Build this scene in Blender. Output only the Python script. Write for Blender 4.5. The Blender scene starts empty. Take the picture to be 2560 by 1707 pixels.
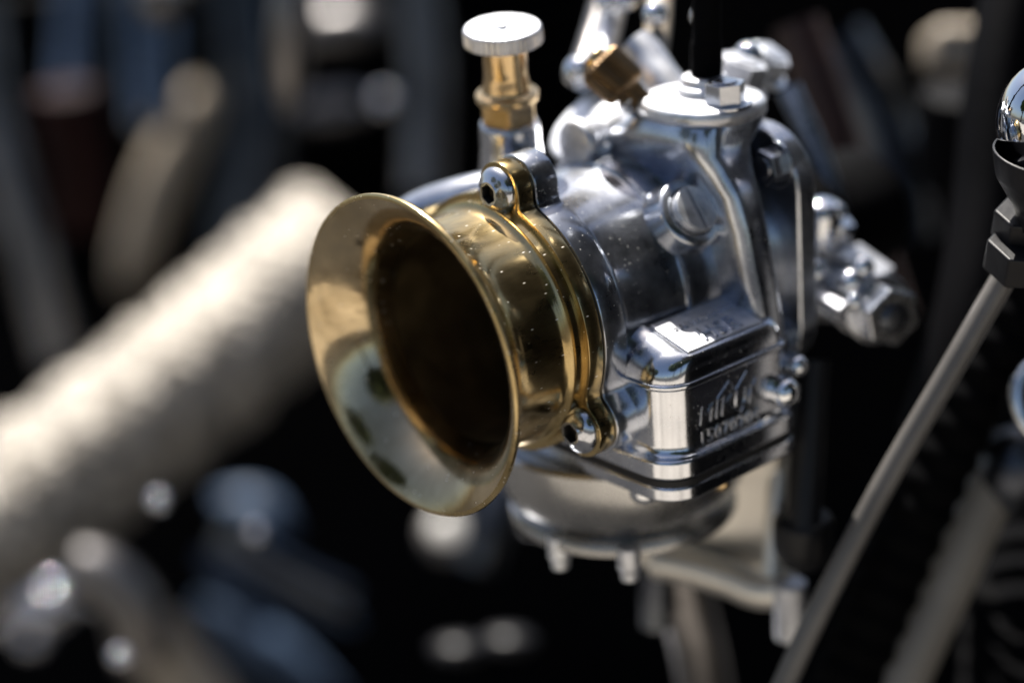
import bpy, bmesh, math, random
import numpy as np
from mathutils import Vector, Matrix
R_ = math.radians
random.seed(7)
MM = 0.001
OZ = 0.62            # the carburettor's axis stands 0.62 m above the ground
sc = bpy.context.scene
COL = sc.collection

# ------------------------------------------------------------------ camera
YAW, PITCH, ROLL, FPX = R_(50.4), R_(21.6), R_(-4.3), 5000.0
fwd = np.array([-math.sin(YAW)*math.cos(PITCH), math.cos(YAW)*math.cos(PITCH), -math.sin(PITCH)])
rt = np.cross(fwd, [0, 0, 1]); rt /= np.linalg.norm(rt); up = np.cross(rt, fwd)
c_, s_ = math.cos(ROLL), math.sin(ROLL)
RM = np.array([c_*rt + s_*up, -s_*rt + c_*up, fwd])
CAMP = -RM.T @ np.array([-22.8, -3.53, 428.9])          # in mm, origin = centre of the bell mouth
def at(x, y, depth):                                    # a point of the place, in mm
    return Vector(CAMP + (RM.T @ np.array([(x-1280)/FPX, -(y-853.5)/FPX, 1])) * depth)
RIGHT, UP, FWD = Vector(RM[0]), Vector(RM[1]), Vector(RM[2])

cam_d = bpy.data.cameras.new('camera'); cam = bpy.data.objects.new('camera', cam_d); COL.objects.link(cam)
cam_d.sensor_fit = 'HORIZONTAL'; cam_d.sensor_width = 36.0
cam_d.lens = 36.0*FPX/2560.0
cam_d.clip_start = 0.01; cam_d.clip_end = 500
M = Matrix((( RM[0][0], RM[1][0], -RM[2][0], CAMP[0]*MM),
            ( RM[0][1], RM[1][1], -RM[2][1], CAMP[1]*MM),
            ( RM[0][2], RM[1][2], -RM[2][2], CAMP[2]*MM+OZ),
            (0, 0, 0, 1)))
cam.matrix_world = M
cam_d.dof.use_dof = True
cam_d.dof.focus_distance = 0.421
cam_d.dof.aperture_fstop = 70.3/21.0
cam_d.dof.aperture_blades = 0
sc.camera = cam

# ------------------------------------------------------------------ light
SUN_DIR = Vector((-0.41, 0.23, 0.88)).normalized()      # towards the sun: high, behind and left
w = bpy.data.worlds.new('World'); sc.world = w; w.use_nodes = True
nt = w.node_tree; bg = nt.nodes['Background']
sky = nt.nodes.new('ShaderNodeTexSky'); sky.sky_type = 'NISHITA'; sky.sun_disc = False
sky.sun_elevation = math.asin(SUN_DIR.z)
sky.sun_rotation = math.atan2(SUN_DIR.x, SUN_DIR.y)
sky.air_density = 1.0; sky.dust_density = 2.5; sky.ozone_density = 0.6
nt.links.new(sky.outputs[0], bg.inputs[0]); bg.inputs[1].default_value = 0.05
sd = bpy.data.lights.new('sun', 'SUN'); sun = bpy.data.objects.new('sun', sd); COL.objects.link(sun)
sd.energy = 5.0; sd.angle = R_(0.53); sd.color = (1.0, 0.95, 0.87)
sun.rotation_euler = (-SUN_DIR).to_track_quat('-Z', 'Y').to_euler()
sun.location = (0, 0, 5)
sc.view_settings.view_transform = 'Standard'; sc.view_settings.look = 'None'
sc.view_settings.gamma = 1.0; sc.view_settings.exposure = 1.35
sc.render.engine = 'CYCLES'
sc.cycles.use_denoising = True
sc.cycles.max_bounces = 8; sc.cycles.glossy_bounces = 6
sc.cycles.caustics_reflective = False; sc.cycles.caustics_refractive = False
sc.cycles.sample_clamp_indirect = 6.0

# ------------------------------------------------------------------ materials
def new_mat(name):
    m = bpy.data.materials.new(name); m.use_nodes = True
    return m, m.node_tree, m.node_tree.nodes['Principled BSDF']
def mapping(nt, scale=(1, 1, 1)):
    tc = nt.nodes.new('ShaderNodeTexCoord'); mp = nt.nodes.new('ShaderNodeMapping')
    mp.inputs['Scale'].default_value = scale
    nt.links.new(tc.outputs['Object'], mp.inputs['Vector']); return mp.outputs[0]
def noise(nt, vec, scale, detail=4, rough=0.55):
    n = nt.nodes.new('ShaderNodeTexNoise'); n.inputs['Scale'].default_value = scale
    n.inputs['Detail'].default_value = detail; n.inputs['Roughness'].default_value = rough
    nt.links.new(vec, n.inputs['Vector']); return n.outputs['Fac']
def ramp(nt, fac, stops):
    r = nt.nodes.new('ShaderNodeValToRGB'); e = r.color_ramp.elements
    while len(e) < len(stops): e.new(0.5)
    for i, (p, c) in enumerate(stops):
        e[i].position = p
        e[i].color = (c, c, c, 1) if not isinstance(c, tuple) else (*c, 1)
    nt.links.new(fac, r.inputs[0]); return r.outputs[0]
def mrange(nt, fac, a, b):
    r = nt.nodes.new('ShaderNodeMapRange'); r.inputs['From Min'].default_value = 0.3; r.inputs['From Max'].default_value = 0.7
    r.inputs['To Min'].default_value = a; r.inputs['To Max'].default_value = b
    nt.links.new(fac, r.inputs[0]); return r.outputs[0]
def bump(nt, b, h, strength, dist):
    n = nt.nodes.new('ShaderNodeBump'); n.inputs['Strength'].default_value = strength
    n.inputs['Distance'].default_value = dist
    nt.links.new(h, n.inputs['Height']); nt.links.new(n.outputs[0], b.inputs['Normal']); return n

def metal(name, c1, c2, r1, r2, smudge=180, stretch=(1, 1, 1), dust=0.0, scratch=0.0, dustcol=(0.9, 0.87, 0.80), bmp=0.06, bscale=260, haze=0.0, haze_r=0.42):
    """polished or cast metal: two tones of tarnish, smudged gloss, fine waviness, dust specks"""
    m, nt, b = new_mat(name)
    v = mapping(nt, stretch)
    n1 = noise(nt, v, smudge, 6, 0.62)
    n2 = noise(nt, v, smudge*0.33, 3)
    mx = nt.nodes.new('ShaderNodeMix'); mx.data_type = 'RGBA'
    mx.inputs[6].default_value = (*c1, 1); mx.inputs[7].default_value = (*c2, 1)
    nt.links.new(ramp(nt, n2, [(0.38, 0.0), (0.62, 1.0)]), mx.inputs[0])
    colr = mx.outputs[2]
    rr = mrange(nt, n1, r1, r2)
    b.inputs['Metallic'].default_value = 1.0
    if dust > 0:
        vo = nt.nodes.new('ShaderNodeTexVoronoi'); vo.inputs['Scale'].default_value = 1500
        nt.links.new(v, vo.inputs['Vector'])
        spot = ramp(nt, vo.outputs['Distance'], [(0.08, 1.0), (0.30, 0.0)])
        sp = nt.nodes.new('ShaderNodeSeparateColor'); nt.links.new(vo.outputs['Color'], sp.inputs[0])
        big = ramp(nt, sp.outputs[0], [(1-dust, 0.0), (1-dust+0.02, 1.0)])
        mu = nt.nodes.new('ShaderNodeMath'); mu.operation = 'MULTIPLY'
        nt.links.new(spot, mu.inputs[0]); nt.links.new(big, mu.inputs[1])
        m2 = nt.nodes.new('ShaderNodeMix'); m2.data_type = 'RGBA'
        nt.links.new(mu.outputs[0], m2.inputs[0]); nt.links.new(colr, m2.inputs[6]); m2.inputs[7].default_value = (*dustcol, 1)
        colr = m2.outputs[2]
        inv = nt.nodes.new('ShaderNodeMath'); inv.operation = 'SUBTRACT'; inv.inputs[0].default_value = 1.0
        nt.links.new(mu.outputs[0], inv.inputs[1]); nt.links.new(inv.outputs[0], b.inputs['Metallic'])
    nt.links.new(colr, b.inputs['Base Color']); nt.links.new(rr, b.inputs['Roughness'])
    h = noise(nt, v, bscale, 4)
    bn = bump(nt, b, h, 1.0, bmp*MM)
    if scratch > 0:
        v2 = mapping(nt, (60, 900, 900)); s = noise(nt, v2, 3, 5, 0.7)
        b2 = nt.nodes.new('ShaderNodeBump'); b2.inputs['Distance'].default_value = scratch*MM
        nt.links.new(s, b2.inputs['Height']); nt.links.new(bn.outputs[0], b2.inputs['Normal'])
        nt.links.new(b2.outputs[0], b.inputs['Normal'])
    if haze > 0:                                     # second, broad lobe of a hand-polished surface
        p2 = nt.nodes.new('ShaderNodeBsdfPrincipled'); p2.inputs['Roughness'].default_value = haze_r
        for k in ('Base Color', 'Metallic', 'Normal'):
            if b.inputs[k].is_linked: nt.links.new(b.inputs[k].links[0].from_socket, p2.inputs[k])
            else: p2.inputs[k].default_value = b.inputs[k].default_value
        ms = nt.nodes.new('ShaderNodeMixShader'); nt.links.new(mrange(nt, n1, haze*0.4, haze*1.7), ms.inputs[0])
        nt.links.new(b.outputs[0], ms.inputs[1]); nt.links.new(p2.outputs[0], ms.inputs[2])
        nt.links.new(ms.outputs[0], nt.nodes['Material Output'].inputs['Surface'])
    return m
def paint(name, c1, c2, rough, scale=40, bmp=0.1, metallic=0.0, coat=0.0, bscale=300, spec=0.5):
    m, nt, b = new_mat(name); b.inputs['Specular IOR Level'].default_value = spec
    v = mapping(nt); n = noise(nt, v, scale, 5)
    mx = nt.nodes.new('ShaderNodeMix'); mx.data_type = 'RGBA'
    mx.inputs[6].default_value = (*c1, 1); mx.inputs[7].default_value = (*c2, 1)
    nt.links.new(ramp(nt, n, [(0.35, 0.0), (0.65, 1.0)]), mx.inputs[0])
    nt.links.new(mx.outputs[2], b.inputs['Base Color'])
    nt.links.new(mrange(nt, n, rough*0.85, rough*1.15), b.inputs['Roughness'])
    b.inputs['Metallic'].default_value = metallic; b.inputs['Coat Weight'].default_value = coat
    bump(nt, b, noise(nt, v, bscale, 4), 1.0, bmp*MM)
    return m
BRASS = metal('brass_polished', (0.64, 0.49, 0.25), (0.38, 0.28, 0.13), 0.07, 0.20, 150, (1, .35, 1), dust=0.13, bmp=0.02, haze=0.30, haze_r=0.31)
BRASS_IN = metal('brass_bell_inside', (0.62, 0.50, 0.32), (0.34, 0.26, 0.15), 0.05, 0.20, 170, (1, .5, 1), dust=0.06, bmp=0.05, haze=0.10)
BRASS_DK = metal('brass_bore_shaded', (0.26, 0.19, 0.10), (0.14, 0.10, 0.05), 0.35, 0.5, 200)  # bore's depth shading put into the colour as a darker brass
BRASS2 = metal('brass_fitting', (0.70, 0.53, 0.31), (0.52, 0.36, 0.18), 0.08, 0.2, 200, haze=0.15)
BRASS_KN = metal('brass_knurled_dark', (0.20, 0.13, 0.07), (0.12, 0.08, 0.045), 0.3, 0.45, 200)
ALU = metal('aluminium_polished', (0.68, 0.71, 0.77), (0.30, 0.32, 0.37), 0.05, 0.16, 120, dust=0.10, bmp=0.03, haze=0.40, haze_r=0.34)
ALU_C = metal('aluminium_box_polished', (0.70, 0.72, 0.77), (0.50, 0.52, 0.57), 0.04, 0.13, 120, dust=0.06, bmp=0.02, haze=0.22, haze_r=0.28)
ALU_M = metal('aluminium_satin', (0.74, 0.755, 0.79), (0.52, 0.53, 0.57), 0.16, 0.32, 150, bmp=0.04, haze=0.8, haze_r=0.50)
CAST = metal('aluminium_cast_bowl', (0.74, 0.73, 0.71), (0.30, 0.30, 0.30), 0.16, 0.30, 45, bmp=0.10, bscale=90, haze=0.2)
CAST2 = metal('aluminium_cast_cover', (0.80, 0.77, 0.72), (0.62, 0.59, 0.54), 0.34, 0.5, 60, bmp=0.10, bscale=90)
CHROME = metal('chrome', (0.78, 0.80, 0.84), (0.68, 0.70, 0.74), 0.02, 0.06, 120)
CHROME_S = metal('chrome_smooth', (0.80, 0.80, 0.84), (0.74, 0.74, 0.78), 0.04, 0.06, 120, bmp=0.0)
STEEL = metal('steel_bolt', (0.60, 0.62, 0.67), (0.42, 0.44, 0.49), 0.06, 0.14, 200, dust=0.03, haze=0.15)
STEEL_D = metal('steel_dark', (0.12, 0.13, 0.145), (0.06, 0.065, 0.08), 0.25, 0.4, 200)
BLUE = paint('sky_reflection_blue', (0.075, 0.115, 0.19), (0.035, 0.055, 0.095), 0.5, 60, spec=0.25)  # mirrored sky on the ribs put into a blue colour
BLUESTEEL = metal('steel_tube_bluish', (0.22, 0.26, 0.34), (0.12, 0.145, 0.19), 0.22, 0.36, 60)  # blue of the reflected sky put into the steel's base colour
GREYTUBE = metal('tube_grey', (0.22, 0.21, 0.21), (0.12, 0.115, 0.115), 0.3, 0.45, 90)
BLACK = paint('black_paint', (0.004, 0.004, 0.005), (0.008, 0.008, 0.010), 0.42, 30, spec=0.3)
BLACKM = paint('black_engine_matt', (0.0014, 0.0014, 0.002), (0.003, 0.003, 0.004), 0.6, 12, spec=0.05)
RUBBER = paint('black_rubber', (0.0022, 0.0022, 0.0026), (0.004, 0.004, 0.0045), 0.7, 80, spec=0.02)
REDBR = paint('dark_red_brown_hose', (0.060, 0.022, 0.014), (0.035, 0.014, 0.010), 0.5, 40)
REDP = paint('dark_red_paint', (0.014, 0.002, 0.002), (0.008, 0.0015, 0.0015), 0.6, 40, spec=0.1)
TUBEP = paint('worn_grey_tube', (0.30, 0.275, 0.24), (0.20, 0.185, 0.165), 0.4, 25)
GREYP = paint('grey_brown_enamel', (0.15, 0.142, 0.135), (0.09, 0.085, 0.082), 0.35, 30)
WRAP = paint('exhaust_wrap_fibre', (0.52, 0.48, 0.43), (0.16, 0.145, 0.125), 0.5, 150, 1.6, metallic=0.72, bscale=650)
BEIGE = paint('beige_enamel', (0.42, 0.35, 0.27), (0.32, 0.27, 0.21), 0.45, 40)
SOCKET = paint('socket_black', (0.010, 0.009, 0.008), (0.02, 0.017, 0.014), 0.5, 300, spec=0.3)  # near-black colour for the faces of the hex recess
GASKET = paint('gasket_black', (0.006, 0.006, 0.007), (0.010, 0.010, 0.010), 0.6, 80)

# ------------------------------------------------------------------ builders
def finish(name, bm, mat, parent=None, base=(0, 0, 0), sharp=35, bevel=0.0, segs=2, subsurf=0):
    """one mesh object from a bmesh given in mm"""
    bmesh.ops.recalc_face_normals(bm, faces=bm.faces)
    b = Vector(base)
    for v in bm.verts: v.co = (v.co - b) * MM
    me = bpy.data.meshes.new(name); bm.to_mesh(me); bm.free()
    me.materials.append(mat)
    for p in me.polygons: p.use_smooth = True
    me.set_sharp_from_angle(angle=R_(sharp))
    o = bpy.data.objects.new(name, me); COL.objects.link(o)
    if bevel > 0:
        md = o.modifiers.new('bevel', 'BEVEL'); md.width = bevel*MM; md.segments = segs
        md.limit_method = 'ANGLE'; md.angle_limit = R_(32); md.harden_normals = True
    if parent is not None: o.parent = parent
    else: o.location = b*MM + Vector((0, 0, OZ))
    return o
def thing(name, label, cat, base, group=None):
    o = bpy.data.objects.new(name, None); o.empty_display_size = 0.01; COL.objects.link(o)
    o.location = Vector(base)*MM + Vector((0, 0, OZ))
    o['label'] = label; o['category'] = cat
    if group: o['group'] = group
    return o
def tag(o, label, cat, group=None):
    o['label'] = label; o['category'] = cat
    if group: o['group'] = group
    return o
def frame(axis, hint=(0, 0, 1)):
    a = Vector(axis).normalized(); h = Vector(hint)
    if abs(a.dot(h.normalized())) > 0.98: h = Vector((1, 0, 0))
    u = (h - a*h.dot(a)).normalized(); v = a.cross(u)
    return u, v, a
def lathe(bm, prof, org, axis, n=64, closed=False, mod=None, hint=(0, 0, 1)):
    """prof = [(radius, distance along the axis)]"""
    u, v, a = frame(axis, hint); org = Vector(org); rings = []
    for (r, d) in prof:
        if r < 1e-6: rings.append([bm.verts.new(org + a*d)]); continue
        ring = []
        for i in range(n):
            t = 2*math.pi*i/n; rr = r*(mod(t, d) if mod else 1)
            ring.append(bm.verts.new(org + a*d + u*rr*math.cos(t) + v*rr*math.sin(t)))
        rings.append(ring)
    pairs = list(zip(rings, rings[1:])) + ([(rings[-1], rings[0])] if closed else [])
    for A, B in pairs:
        if len(A) == 1 and len(B) == 1: continue
        for i in range(n):
            j = (i+1) % n
            if len(A) == 1: bm.faces.new((A[0], B[i], B[j]))
            elif len(B) == 1: bm.faces.new((A[i], A[j], B[0]))
            else: bm.faces.new((A[i], A[j], B[j], B[i]))
def rnd(pts, r=0.5, n=4):
    """round the inner corners of an open profile"""
    out = [pts[0]]
    for i in range(1, len(pts)-1):
        p, q, s = Vector(pts[i-1]), Vector(pts[i]), Vector(pts[i+1])
        d1, d2 = (p-q), (s-q); k = min(r, d1.length*0.45, d2.length*0.45)
        a, b = q + d1.normalized()*k, q + d2.normalized()*k
        for j in range(n+1):
            t = j/n; out.append(tuple(a*(1-t)**2 + q*2*t*(1-t) + b*t*t))
    out.append(pts[-1]); return out
def prism(bm, outline, org, u, v, a, d0, d1):
    org, u, v, a = map(Vector, (org, u, v, a))
    A = [bm.verts.new(org + u*x + v*y + a*d0) for x, y in outline]
    B = [bm.verts.new(org + u*x + v*y + a*d1) for x, y in outline]
    n = len(outline)
    bm.faces.new(A); bm.faces.new(list(reversed(B)))
    for i in range(n): bm.faces.new((A[i], A[(i+1) % n], B[(i+1) % n], B[i]))
def rrect(x0, y0, x1, y1, r, n=6, rs=None):
    rs = rs or (r, r, r, r); out = []
    for (cx, cy, a0, q) in ((x1, y1, 0, rs[0]), (x0, y1, 90, rs[1]), (x0, y0, 180, rs[2]), (x1, y0, 270, rs[3])):
        sx = cx - q if cx == x1 else cx + q; sy = cy - q if cy == y1 else cy + q
        for i in range(n+1):
            t = R_(a0 + 90*i/n); out.append((sx + q*math.cos(t), sy + q*math.sin(t)))
    return out
def spline(pts, n=12):
    P = [Vector(p) for p in pts]; P = [P[0]*2-P[1]] + P + [P[-1]*2-P[-2]]; out = []
    for i in range(1, len(P)-2):
        for j in range(n):
            t = j/n; a, b, c, d = P[i-1:i+3]
            out.append(0.5*((2*b) + (c-a)*t + (2*a-5*b+4*c-d)*t*t + (3*b-a-3*c+d)*t**3))
    out.append(P[-2]); return out
def tube(bm, path, rad, n=24, caps=True, mod=None):
    """rad: number or function(0..1); mod(t_angle, length) scales the radius"""
    path = [Vector(p) for p in path]; N = len(path)
    d = (path[1]-path[0]).normalized(); u = d.orthogonal().normalized(); rings = []; L = 0
    for i, p in enumerate(path):
        dn = (path[min(i+1, N-1)] - path[max(i-1, 0)]).normalized()
        u = (u - dn*u.dot(dn)).normalized(); v = dn.cross(u)
        if i: L += (p-path[i-1]).length
        r = rad(i/(N-1)) if callable(rad) else rad
        ring = []
        for k in range(n):
            t = 2*math.pi*k/n; rr = r*(mod(t, L) if mod else 1)
            ring.append(bm.verts.new(p + u*rr*math.cos(t) + v*rr*math.sin(t)))
        rings.append(ring)
    for A, B in zip(rings, rings[1:]):
        for k in range(n): bm.faces.new((A[k], A[(k+1) % n], B[(k+1) % n], B[k]))
    if caps: bm.faces.new(list(reversed(rings[0]))); bm.faces.new(rings[-1])
def loft(bm, sections, caps=True):
    rings = [[bm.verts.new(Vector(p)) for p in s] for s in sections]; n = len(rings[0])
    for A, B in zip(rings, rings[1:]):
        for k in range(n): bm.faces.new((A[k], A[(k+1) % n], B[(k+1) % n], B[k]))
    if caps: bm.faces.new(list(reversed(rings[0]))); bm.faces.new(rings[-1])
def B_(): return bmesh.new()
def hexo(r, n=6, ph=0): return [(r*math.cos(R_(ph+60*i)), r*math.sin(R_(ph+60*i))) for i in range(n)]

def button_bolt(parent, base, org, axis, r=5.2, h=3.0, name='button_bolt', mat=None):
    """domed socket head: dome with a real hexagon recess"""
    u, v, a = frame(axis); org = Vector(org); bm = B_(); n = 48
    hr = r*0.40; depth = h*0.62
    rings = []
    prof = [(r*0.97, 0), (r, 0.25)]
    for i in range(1, 9):
        t = i/8; ang = t*R_(74)
        prof.append((r*math.cos(ang)*(1-0.0)+0.0, 0.25 + (h-0.25)*math.sin(ang)/math.sin(R_(74))))
    prof = [p for p in prof if p[0] > hr*1.25] + [(hr*1.22, h)]
    def ring(f, d):
        return [bm.verts.new(org + a*d + u*f(i)*math.cos(2*math.pi*i/n) + v*f(i)*math.sin(2*math.pi*i/n)) for i in range(n)]
    for rr, d in prof: rings.append(ring(lambda i, rr=rr: rr, d))
    hx = lambda i, k=1.0: k*hr*math.cos(R_(30))/math.cos((2*math.pi*i/n) % (math.pi/3) - math.pi/6)
    rings.append(ring(lambda i: hx(i, 1.06), h)); rings.append(ring(hx, h-0.15)); rings.append(ring(hx, h-depth))
    for A, B in zip(rings, rings[1:]):
        for i in range(n): bm.faces.new((A[i], A[(i+1) % n], B[(i+1) % n], B[i]))
    for f in list(bm.faces)[-2*n:]: f.material_index = 1
    bm.faces.new(rings[-1]).material_index = 1; bm.faces.new(rings[0])
    o = finish(name, bm, mat or STEEL, parent, base, sharp=40); o.data.materials.append(SOCKET)
    return o
def hex_bolt(parent, base, org, axis, r, h, washer=0.0, name='hex_bolt', mat=None, ph=0):
    u, v, a = frame(axis); bm = B_()
    if washer: lathe(bm, [(0, -washer), (r*1.3, -washer), (r*1.3, 0), (0, 0)], org, axis, 40)
    prism(bm, hexo(r, ph=ph), org, u, v, a, 0.02, h)
    lathe(bm, [(0, h), (r*0.62, h+0.01), (r*0.62, h+r*0.08), (0, h+r*0.12)], org, axis, 24)
    return finish(name, bm, mat or STEEL, parent, base, bevel=0.35, sharp=30)
def text_mesh(name, s, size, org, right, upv, nrm, depth, mat, parent, base, shear=0.0, align='LEFT'):
    cu = bpy.data.curves.new(name, 'FONT'); cu.body = s; cu.size = size; cu.extrude = depth/2
    cu.bevel_depth = 0.035*size/3; cu.bevel_resolution = 1; cu.shear = shear; cu.align_x = align; cu.resolution_u = 3; cu.space_character = 1.12
    o = bpy.data.objects.new(name, cu); COL.objects.link(o)
    dg = bpy.context.evaluated_depsgraph_get(); me = bpy.data.meshes.new_from_object(o.evaluated_get(dg))
    bpy.data.objects.remove(o); bpy.data.curves.remove(cu)
    bm = B_(); bm.from_mesh(me); bpy.data.meshes.remove(me)
    Rr, U, Nn, O = Vector(right), Vector(upv), Vector(nrm), Vector(org)
    for v in bm.verts: x, y, z = v.co; v.co = O + Rr*x + U*y + Nn*z
    return finish(name, bm, mat, parent, base, sharp=30)

# ================================================================== CARBURETTOR
CB = (10, 60, -60)
carb = thing('carburettor', 'polished aluminium carburettor with a brass bell mouth, in sharp focus in the middle', 'carburettor', CB)
YB = (0, 1, 0)
# --- velocity stack (brass bell)
BOLTS = [(3.9, 31.5), (25.5, -18.4), (-29.2, -12.4)]
def flange_outline(rc, lugr, n=240):
    ang = [math.atan2(z, x) for x, z in BOLTS]; rad = [math.hypot(x, z) for x, z in BOLTS]; k = 2.4
    def sd(x, z):
        d = math.hypot(x, z) - rc
        for a, r in zip(ang, rad):
            px, pz = math.cos(a), math.sin(a); t = min(max(x*px+z*pz, 0), r)
            e = math.hypot(x-px*t, z-pz*t) - lugr
            h = max(k-abs(d-e), 0)/k; d = min(d, e) - h*h*k/4
        return d
    out = []
    for i in range(n):
        t = 2*math.pi*i/n; lo, hi = rc*0.8, rc*1.8
        for _ in range(26):
            m = (lo+hi)/2
            if sd(m*math.cos(t), m*math.sin(t)) < 0: lo = m
            else: hi = m
        out.append((lo*math.cos(t), lo*math.sin(t)))
    return out
def ring_plate(bm, outline, rin, y0, y1, ch=0.35):
    """plate with a round bore; outline in x,z; edges chamfered"""
    n = len(outline)
    def sc_(o, k): return [(x*(1-k/math.hypot(x, z)), z*(1-k/math.hypot(x, z))) for x, z in o]
    inner = [(rin*math.cos(math.atan2(z, x)), rin*math.sin(math.atan2(z, x))) for x, z in outline]
    L = [(inner, y0), (sc_(outline, ch), y0), (sc_(outline, ch*0.3), y0+ch*0.3), (outline, y0+ch), (outline, y1-ch), (sc_(outline, ch*0.3), y1-ch*0.3), (sc_(outline, ch), y1), (inner, y1)]
    rg = [[bm.verts.new((x, y, z)) for x, z in o] for o, y in L]
    for A, B in zip(rg, rg[1:] + rg[:1]):
        for i in range(n): bm.faces.new((A[i], A[(i+1) % n], B[(i+1) % n], B[i]))
bm = B_()
outer = [(35.15, -0.25), (35.7, -0.28), (36.15, 0.0), (36.3, 0.5), (36.1, 1.0), (35.4, 1.45), (34.2, 2.1), (32.6, 3.0), (31.0, 4.1), (29.6, 5.5), (28.4, 7.2), (27.5, 9.2), (26.9, 11.5), (26.6, 14), (26.5, 17), (26.5, 21.0), (26.7, 22.2), (27.3, 23.2), (28.1, 23.7), (28.3, 23.75), (28.35, 24.3), (28.4, 26.2)]
lathe(bm, outer, (0, 0, 0), YB, 160)
stack = finish('velocity_stack', bm, BRASS, carb, CB, sharp=40)
bm = B_()
inner = [(35.15, -0.25), (34.4, 0.1), (33.0, 0.9), (31.2, 2.2), (29.4, 3.9), (27.8, 5.9), (26.4, 8.2), (25.4, 10.6), (24.8, 13), (24.5, 16)]
lathe(bm, inner, (0, 0, 0), YB, 160)
finish('bell_inside', bm, BRASS_IN, stack, CB, sharp=60)
bm = B_()
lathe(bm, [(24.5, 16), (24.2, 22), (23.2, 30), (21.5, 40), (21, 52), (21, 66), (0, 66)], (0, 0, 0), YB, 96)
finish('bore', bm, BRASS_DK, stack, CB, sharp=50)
bm = B_(); prism(bm, rrect(-20.5, -9, 20.5, 20.5, 6), (0, 0, 0), (1, 0, 0), (0, 0, 1), (0, -1, 0), -64, -60)
finish('throttle_slide', bm, STEEL_D, stack, CB, bevel=.5)
bm = B_(); lathe(bm, [(0, -22), (1.2, -22), (1.0, -9), (0, -9)], (0, 61, 0), (0, 0, 1), 16)
finish('jet_needle', bm, BRASS2, stack, CB)
bm = B_()
ring_plate(bm, flange_outline(29.8, 6.4), 28.0, 26.0, 30.2, 0.3)
finish('flange', bm, BRASS, stack, CB, sharp=35)
for x, z in BOLTS:
    button_bolt(stack, CB, (x, 25.98, z), (0, -1, 0), 5.4, 3.0)
# --- body: flange ring, barrel
bm = B_()
lathe(bm, rnd([(24, 30.25), (29.2, 30.25), (29.2, 30.75), (24, 30.75)], .1), (0, 0, 0), YB, 96, closed=True)
finish('flange_gasket', bm, GASKET, carb, CB)
bm = B_()
ring_plate(bm, flange_outline(29.9, 6.9), 24.0, 30.7, 37.3, 0.45)
body = finish('carburettor_body', bm, ALU, carb, CB, sharp=35)
bm = B_()
lathe(bm, [(25.0, 37.0), (29.6, 37.2), (28.6, 37.6), (28.0, 38.6), (27.8, 40), (27.8, 57.2), (28.1, 57.8), (28.9, 58.1), (29.1, 58.8), (29.1, 92), (28.0, 93), (20, 93)], (0, 0, 0), YB, 128)
finish('barrel', bm, ALU, body, CB, sharp=35)
# --- slide housing: flared block that carries the cap
def se(cx, cy, hx, hy, z, e=3.2, n=72, tx=0, ty=0):
    out = []
    for i in range(n):
        t = 2*math.pi*i/n; c, s = math.cos(t), math.sin(t)
        k = (abs(c)**e + abs(s)**e)**(-1/e)
        out.append((cx+hx*c*k+tx, cy+hy*s*k+ty, z))
    return out
bm = B_()
secs = []
for z, x0, x1, y0, y1 in ((-30, -30, 40, 67, 79), (-6, -30, 40, 67, 79), (2, -28, 38.6, 67, 79), (8, -26, 37.2, 67, 79), (16, -24, 35.6, 67, 79), (24, -20, 33.4, 66.5, 79), (29, -14, 31, 65, 80), (33, -6, 28.8, 63.5, 82), (37, 0, 28.4, 64, 87), (39, 1, 28, 65, 89)):
    secs.append(se((x0+x1)/2, (y0+y1)/2, (x1-x0)/2, (y1-y0)/2, z, 4.5))
loft(bm, secs)
finish('slide_housing', bm, ALU, body, CB, sharp=50)
bm = B_()
secs = []
for z, g in ((38.4, -1.0), (38.6, 0.8), (39.4, 1.6), (41.6, 1.6), (42.4, 0.9), (42.8, -0.6), (42.9, -3)):
    secs.append(se(15.2, 77.5, 13.0+g, 11.5+g, z, 2.3))
loft(bm, secs)
cap = finish('slide_cap', bm, ALU_M, carb, CB, sharp=50)
bm = B_(); lathe(bm, rnd([(0, 0), (6.6, 0), (6.6, 1.6), (5.2, 2.4), (5.2, 4), (0, 4)], .8), (14.5, 79.5, 42.8), (0, 0, 1), 40)
finish('cable_guide', bm, ALU_M, cap, CB, sharp=40)
bm = B_(); lathe(bm, rnd([(0, 0), (3.6, 0), (3.6, 9), (3.2, 10), (3.2, 26), (2.8, 27), (2.8, 60), (0, 60)], .6), (14.5, 80, 45), (0.03, 0.03, 1), 32)
finish('cable_boot', bm, RUBBER, cap, CB, sharp=40)
hex_bolt(cap, CB, (24, 76, 42.8), (0, 0, 1), 4.6, 4.6, 0.8)
# round bosses and screws
def slot_screw(parent, org, axis, r, h, name='slot_screw', mat=None):
    u, v, a = frame(axis, (0, 0, 1)); bm = B_(); org = Vector(org); w_ = r*0.1
    # two half-discs either side of the slot
    for s in (1, -1):
        pts = [(r*math.cos(R_(t)), r*math.sin(R_(t))) for t in range(0, 360, 8)]
        half = [(x, y) for x, y in pts if y*s > w_]
        half.sort(key=lambda p: math.atan2(p[1]*s, p[0])); half = [(math.sqrt(r*r-w_*w_), w_*s)] + half + [(-math.sqrt(r*r-w_*w_), w_*s)]
        prism(bm, half, org, u, v, a, 0, h)
    lathe(bm, [(0, -0.5), (r*0.98, -0.5), (r*0.98, h*0.35), (0, h*0.35)], org, axis, 32)
    return finish(name, bm, mat or STEEL, parent, CB, bevel=0.3, sharp=30)
ba = Vector((math.cos(R_(36)), 0, math.sin(R_(36))))
bo = at(1725, 532, 441) - ba*4.8
bm = B_(); lathe(bm, rnd([(9.2, -2), (8.4, 2.4), (8.0, 5.0), (6.0, 5.6), (5.6, 5.2), (5.4, 4.0), (0, 4.0)], .6), bo, ba, 48)
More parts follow.
